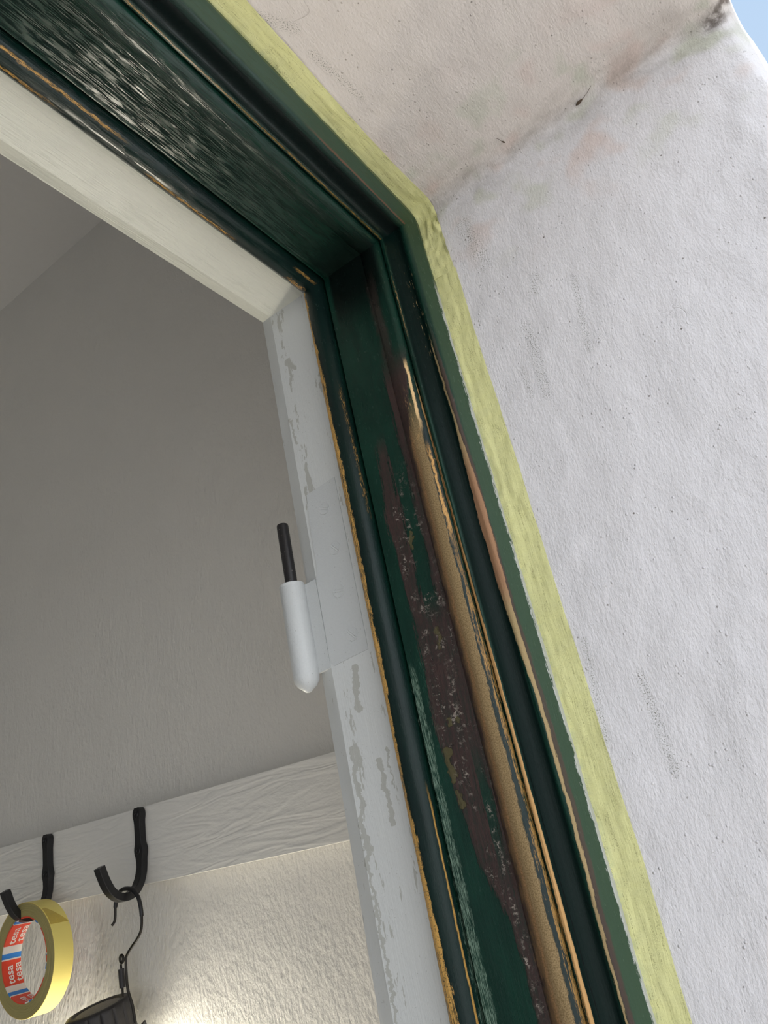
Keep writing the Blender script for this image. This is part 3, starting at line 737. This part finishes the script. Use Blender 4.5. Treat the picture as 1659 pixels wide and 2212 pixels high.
# ------------------------------------------------------------------ coat rack on the inner wall
def sweep_bar(path, th, wid, y0, flare=None):
    """path in x-z, rectangular section with chamfered corners"""
    P = [Vector((x, 0, z)) for x, z in path]; Q = []
    for i in range(len(P) - 1):
        p0 = P[max(i - 1, 0)]; p1 = P[i]; p2 = P[i + 1]; p3 = P[min(i + 2, len(P) - 1)]
        for k in range(6):
            t = k / 6; Q.append(0.5 * ((2 * p1) + (-p0 + p2) * t + (2 * p0 - 5 * p1 + 4 * p2 - p3) * t * t + (-p0 + 3 * p1 - 3 * p2 + p3) * t ** 3))
    Q.append(P[-1]); V = []; F = []
    for i, p in enumerate(Q):
        d = (Q[min(i + 1, len(Q) - 1)] - Q[max(i - 1, 0)]).normalized(); n = Vector((d.z, 0, -d.x))
        w = wid * (flare(p) if flare else 1.0); c = 0.12
        sec = [(-1 + c, -1), (1 - c, -1), (1, -1 + c), (1, 1 - c), (1 - c, 1), (-1 + c, 1), (-1, 1 - c), (-1, -1 + c)]
        jt = 1 + 0.03 * noise.noise(Vector((i * 0.7, y0 * 40, 0)))
        for a, b in sec: V.append(p + n * (a * th / 2 * jt) + Vector((0, y0 + b * w / 2 * jt, 0)))
    for i in range(len(Q) - 1):
        for k in range(8): F.append((i * 8 + k, i * 8 + (k + 1) % 8, (i + 1) * 8 + (k + 1) % 8, (i + 1) * 8 + k))
    F.append(tuple(range(8))[::-1]); F.append(tuple((len(Q) - 1) * 8 + k for k in range(8)))
    return V, F

rack = empty('coat_rack', (0.60, 0.75, 0.03), 'white painted wooden board with black iron coat hooks on the inner wall', 'coat rack')
TILT = 0.0227
bv = []
for (y) in (0.30, 1.75):
    for x in (0.600, 0.6195):
        for h in (0.0, 0.0795):
            bv.append((x, y, 0.0165 + TILT * y + h))
ym = lambda a: a
link('board', [bv[i] for i in (0, 1, 3, 2, 4, 5, 7, 6)], [(0, 1, 2, 3), (4, 7, 6, 5), (0, 4, 5, 1), (1, 5, 6, 2), (2, 6, 7, 3), (3, 7, 4, 0)], M_BOARD, rack, smooth=False)

def hook(y0, dz):
    zt = 0.1125 + dz; zs1 = 0.1055 + dz; zs2 = 0.0675 + dz
    fl = lambda p: 1.0 + 0.50 * math.exp(-((p.z - zs2) / 0.006) ** 2) * (1 if p.x > 0.59 else 0) + 0.34 * math.exp(-((p.z - zs1) / 0.006) ** 2) - (0.5 * max(0, (p.z - zs1 - 0.004) / 0.004) if p.z > zs1 + 0.004 else 0)
    path = [(0.5955, zt), (0.5955, zs1 + 0.003), (0.5955, zs1 - 0.006), (0.5955, zs2 + 0.007), (0.5955, zs2), (0.5955, zs2 - 0.007), (0.5950, 0.050 + dz), (0.5915, 0.0385 + dz), (0.5850, 0.0295 + dz), (0.5745, 0.0245 + dz), (0.5630, 0.0255 + dz), (0.5535, 0.0325 + dz), (0.5470, 0.0430 + dz), (0.5415, 0.0565 + dz)]
    V, F = sweep_bar(path, 0.0080, 0.0100, y0, fl)
    o = link('hook', V, F, M_BLACK, rack, origin=(0.60, y0, zs2), angle=25)
    for z in (zs1, zs2):
        sv, sf = lathe((0.5913, y0, z), (-1, 0, 0), [(0.0036, -0.001), (0.0036, 0.0003), (0.0032, 0.0008), (0.0018, 0.0009), (0.0014, 0.0002), (0.0001, 0.0)], 20)
        link('screw', sv, sf, M_SCREW, o)
    return o
hook(0.735, 0.0)['label'] = 'black iron hook carrying the hand lamp'
hook(0.9055, 0.0033)['label'] = 'black iron hook carrying the roll of tape'


# ------------------------------------------------------------------ roll of masking tape hanging from the left hook
RC = Vector((0.5690, 0.895, -0.0135)); RX0, RX1 = 0.5575, 0.5805; RO, RI = 0.0575, 0.0415
def core_material():
    m = Mat('printed_cardboard_core'); x, y, z = m.pos()
    phi = z._m('ARCTAN2', y) * (180 / pi)
    per = 58.0
    t = ((phi - 3.0 + per * 10) / per)._m('FRACT')     # 0..1 upward from the lower edge of a white-blue group
    tt = t * per
    red = tt.ss(20.0, 20.4)
    blue = tt.ss(1.8, 2.2) * tt.ss(9.6, 9.2)
    c = m.mix(red, hexc(232, 226, 216), hexc(226, 74, 48)); c = m.mix(blue, c, hexc(52, 128, 206))
    m.set(color=c, rough=0.45, spec=0.4); return m
def roll_side_material():
    m = Mat('yellow_tape_roll'); x, y, z = m.pos()
    r = (y * y + z * z).pw(0.5)
    n = m.noise(m.vec(r * 900, y * 14, z * 14), 1.0, 3, 0.6)
    side = r.ss(RO - 0.0003, RO - 0.0006)
    c = m.mix(side, hexc(242, 224, 128), m.mix(n, hexc(176, 164, 104), hexc(150, 140, 92)))
    rim = r.ss(RO - 0.0016, RO - 0.0004); c = m.mix(rim * side, c, hexc(206, 176, 96))
    m.set(color=c, rough=0.42, spec=0.4).bump(n * side, 0.0012, 0.9); return m
roll = empty('tape_roll', RC, 'roll of yellow masking tape with red, white and blue core hanging on the left hook', 'tape roll')
def rollpt(x, r, a): return Vector((x, RC.y + r * cos(a), RC.z + r * sin(a)))
tv, tf = lathe((0, RC.y, RC.z), (1, 0, 0), [(RI + 0.0012, RX0 + 0.0004), (RO - 0.0002, RX0), (RO, RX0 + 0.0003), (RO, RX1 - 0.0003), (RO - 0.0002, RX1), (RI + 0.0012, RX1)], 96, closed=True)
link('tape_layers', tv, tf, roll_side_material(), roll, angle=30)
# torn tape end folded over the outer surface
ev = []; ef = []
a0 = radians(140); 
def flap(pts):
    n0 = len(ev)
    for (xx, aa) in pts: ev.append(rollpt(xx, RO + 0.00035, aa))
    for (xx, aa) in pts: ev.append(rollpt(xx, RO - 0.0002, aa))
    k = len(pts); ef.append(tuple(n0 + i for i in range(k))); ef.append(tuple(n0 + k + i for i in range(k))[::-1])
    for i in range(k): ef.append((n0 + i, n0 + (i + 1) % k, n0 + k + (i + 1) % k, n0 + k + i))
for q in range(6):
    b0, b1 = radians(150 - 4 * q), radians(146 - 4 * q)
    flap([(RX0 + 0.0006, b0), (RX1 - 0.0006 - 0.003 * q, b0), (RX1 - 0.0006 - 0.003 * (q + 1), b1), (RX0 + 0.0006, b1)])
mf = plain('amber_adhesive_tape_end', hexc(214, 186, 84), 0.3, nscale=200)
link('tape_end', ev, ef, mf, roll, smooth=False)
cv, cf = lathe((0, RC.y, RC.z), (1, 0, 0), [(RI, RX0 + 0.0004), (RI + 0.0014, RX0 + 0.0002), (RI + 0.0014, RX1 - 0.0002), (RI, RX1 - 0.0004)], 96, closed=True)
core = link('core', cv, cf, core_material(), roll, origin=RC, angle=30, label='cardboard core printed red, white and blue')
# lettering printed on the core
def letter_mesh(txt):
    cu = bpy.data.curves.new('lettering', 'FONT'); cu.body = txt; cu.size = 1.0; cu.align_x = 'LEFT'; cu.resolution_u = 4; cu.offset = 0.012
    o = bpy.data.objects.new('lettering_source', cu); C.objects.link(o)
    me = bpy.data.meshes.new_from_object(o.evaluated_get(bpy.context.evaluated_depsgraph_get()))
    bpy.data.objects.remove(o); bpy.data.curves.remove(cu)
    bm = bmesh.new(); bm.from_mesh(me); bmesh.ops.triangulate(bm, faces=bm.faces)
    bmesh.ops.subdivide_edges(bm, edges=[e for e in bm.edges if e.calc_length() > 0.2], cuts=2, use_grid_fill=False)
    bmesh.ops.triangulate(bm, faces=bm.faces)
    v = [w.co.copy() for w in bm.verts]; bm.verts.index_update(); f = [tuple(w.index for w in q.verts) for q in bm.faces]; bm.free(); bpy.data.meshes.remove(me)
    return v, f
lv, lf = letter_mesh('tesa')
xmax = max(p.x for p in lv); LV = []; LF = []
LS = 0.0205 / xmax
for kper in range(6):
    for col in range(2):
        start = radians(23.4 + 58 * kper - 58 * 3 + 2.0 + (2.5 if col else 0.0)); xb = RX0 + 0.0125 + col * 0.0095
        if col == 1: pass
        n0 = len(LV)
        for p in lv:
            a = start + p.x * LS / RI; LV.append(rollpt(xb - p.y * LS * 0.98, RI - 0.0003, a))
        LF += [tuple(i + n0 for i in q) for q in lf]
m_let = Mat('white_print'); m_let.set(color=hexc(238, 232, 224), rough=0.5)
link('lettering', LV, LF, m_let, core, smooth=False, label='white tesa lettering on red')


# ------------------------------------------------------------------ hand lamp hanging from the right hook on a wire
lamp = empty('hand_lamp', (0.572, 0.785, -0.20), 'black ribbed hand lamp, switched on, hanging by a wire from the right hook', 'lamp')
wx = 0.5745; wz = 0.0
pw = [(wx - 0.004, 0.7575, 0.0005), (wx - 0.001, 0.7560, 0.005), (wx, 0.7555, 0.017), (wx, 0.7520, 0.0275), (wx, 0.7450, 0.0318), (wx, 0.7370, 0.0325), (wx, 0.7270, 0.0300), (wx, 0.7185, 0.0220), (wx, 0.7150, 0.0120), (wx, 0.7142, 0.0030),
      (wx, 0.7158, -0.0078), (wx, 0.7210, -0.0150), (wx, 0.7310, -0.0220), (wx, 0.7395, -0.0285), (wx, 0.7425, -0.0340), (wx, 0.7428, -0.0490), (wx, 0.7415, -0.0610), (wx + 0.001, 0.7370, -0.0750), (wx + 0.001, 0.7340, -0.0900)]
link('wire_hook', *tube(pw, 0.0014, 12, 5), M_WIRE, lamp)
link('wire_sleeve', *tube(pw[2:10], 0.0021, 12, 5), M_BLACK, lamp)
# small spring clip hooked under the wire's bend
loop = [(wx, 0.7492 + 0.0026 * cos(a), -0.0320 + 0.0034 * sin(a)) for a in [radians(-250 + 30 * k) for k in range(0, 13)]]
link('clip_ring', *tube(loop, 0.0014, 10, 3), M_WIRE, lamp)
link('clip_stem', *tube([(wx, 0.7510, -0.0365), (wx, 0.7503, -0.0450), (wx, 0.7500, -0.0660)], 0.0012, 10, 3), M_WIRE, lamp)
link('clip_sleeve', *tube([(wx, 0.7508, -0.0408), (wx, 0.7503, -0.0500), (wx, 0.7498, -0.0580)], 0.0031, 14, 3), M_RUBBER, lamp)

# cap and body: axis leans so that the top shows to the door
CT = Vector((0.5650, 0.7780, -0.0700))
view = CT.normalized()
upi = Vector((ax[0][0] * -0.20 + ax[0][1] * 0.97, ax[1][0] * -0.20 + ax[1][1] * 0.97, ax[2][0] * -0.20 + ax[2][1] * 0.97))
perp = (upi - view * upi.dot(view)).normalized()
AX = (perp * cos(radians(9)) - view * sin(radians(9))).normalized()
RL = 0.0325
def ribs(a, h, r):
    if -0.030 < h < -0.004 and r > RL * 0.9:
        k = (a * 16 / (2 * pi)) % 1.0; return 1 - 0.055 * max(0.0, 1 - abs(k - 0.5) / 0.13)
    return 1.0
prof = [(0.0001, -0.0020), (RL * 0.72, -0.0020), (RL * 0.76, -0.0006), (RL * 0.84, 0.0), (RL * 0.93, -0.0006), (RL * 0.985, -0.0025), (RL, -0.0045), (RL * 1.0, -0.008), (RL * 1.0, -0.014), (RL, -0.020), (RL, -0.026), (RL * 1.01, -0.031), (RL * 1.01, -0.034), (RL * 0.9, -0.035), (0.0001, -0.035)]
link('cap', *lathe(CT, AX, prof, 192, ribs), M_RUBBER, lamp, angle=40, label='black ribbed cap')
link('cap_disc', *lathe(CT, AX, [(0.0001, -0.0022), (RL * 0.66, -0.0022), (RL * 0.66, -0.0014), (RL * 0.64, -0.0011), (0.0001, -0.0011)], 64), M_DISC, lamp, label='grey scuffed disc in the cap')
link('collar', *lathe(CT, AX, [(0.0001, -0.0352), (RL * 0.98, -0.0352), (RL * 1.03, -0.0365), (RL * 1.03, -0.040), (RL * 0.97, -0.041), (0.0001, -0.041)], 64), M_COLLAR, lamp)
link('body', *lathe(CT, AX, [(0.0001, -0.0412), (RL * 0.93, -0.0412), (RL * 0.95, -0.050), (RL * 0.95, -0.066), (RL * 0.85, -0.068), (0.0001, -0.068)], 64), M_RUBBER, lamp)
# side tab of the clip beside the cap
au, av, ad = frame(AX)
side = (Vector((ax[0][0], ax[1][0], ax[2][0]))); side = (side - AX * side.dot(AX)).normalized(); fwd = AX.cross(side)
tb0 = CT - AX * 0.034 + side * (RL * 0.98)
def obx(c, e):  # oriented box
    v = []
    for i in (-1, 1):
        for j in (-1, 1):
            for k in (-1, 1): v.append(c + side * (i * e[0]) + fwd * (j * e[1]) + AX * (k * e[2]))
    return v, [(0, 1, 3, 2), (4, 6, 7, 5), (0, 4, 5, 1), (2, 3, 7, 6), (0, 2, 6, 4), (1, 5, 7, 3)]
tabv, tabf = join(obx(tb0 + side * 0.004 + AX * -0.001, (0.0055, 0.006, 0.0022)), obx(tb0 + side * 0.0085 + AX * 0.001, (0.0012, 0.0065, 0.0045)))
tab = link('side_tab', tabv, tabf, M_RUBBER, lamp, smooth=False)
bm = bmesh.new(); bm.from_mesh(tab.data); bmesh.ops.bevel(bm, geom=list(bm.edges), offset=0.0006, segments=2, affect='EDGES'); bm.to_mesh(tab.data); bm.free()
# lit tube under the body
M_LIT = Mat('lit_lamp_tube'); M_LIT.set(color=(0.9, 0.9, 0.85)); M_LIT.b.inputs['Emission Color'].default_value = (1.0, 0.93, 0.78, 1); M_LIT.b.inputs['Emission Strength'].default_value = 62.0
TB = CT - AX * 0.064
link('lamp_tube', *lathe(TB, (0, 0, 1), [(0.0001, 0.0), (0.017, -0.001), (0.018, -0.006), (0.018, -0.330), (0.015, -0.335), (0.0001, -0.336)], 32), M_LIT, lamp, label='lit frosted lamp tube')
# added spot under the tube brightens the lower wall for the head's reflections
ld = bpy.data.lights.new('lamp_fill', 'SPOT'); ld.energy = LAMP_FILL_POWER; ld.color = (1.0, 0.95, 0.84); ld.shadow_soft_size = 0.018; ld.spot_size = radians(150); ld.spot_blend = 0.6
lo = bpy.data.objects.new('lamp_fill', ld); C.objects.link(lo); lo.parent = lamp; lo.location = (TB - Vector((0, 0, 0.36))) - Vector(lamp['org']); lo.rotation_euler = Vector((-0.25, -0.45, 1.0)).to_track_quat('Z', 'Y').to_euler()


# ------------------------------------------------------------------ small things caught on the plaster
M_HUSK = plain('brown_dried_husk', hexc(88, 72, 56), 0.8, nscale=600, var=0.5)
def husk(s, y, L, ang, label):
    c = plaster_point(s, y, 0.0016); d1 = (plaster_point(s + 0.004, y, 0.0016) - c).normalized(); d2 = Vector((0, 1, 0))
    d = d1 * cos(ang) + d2 * sin(ang)
    pts = [c + d * (L * (k / 8 - 0.5)) for k in range(9)]
    rr = [0.0001 + 0.16 * L * sin(pi * (k / 8) ** 0.8) for k in range(9)]
    v1, f1 = tube(pts, rr, 10)
    e = pts[-1]; v2, f2 = tube([e, e + d * L * 0.6 + Vector((0, 0, 0.0008)), e + d * L * 1.3 + d1 * L * 0.35], 0.00013, 6, 3)
    o = link('insect_husk', *join((v1, f1), (v2, f2)), M_HUSK, origin=c, label=label, cat='insect husk')
husk(0.001, 0.0140, 0.0056, -1.35, 'small brown insect husk stuck in the crease of the plaster reveal')
husk(0.010, 0.0640, 0.0026, 0.6, 'tiny dark speck of insect husk on the soffit left of the crease')

# keep bookkeeping properties off the finished objects
for o in bpy.data.objects:
    if 'org' in o: del o['org']
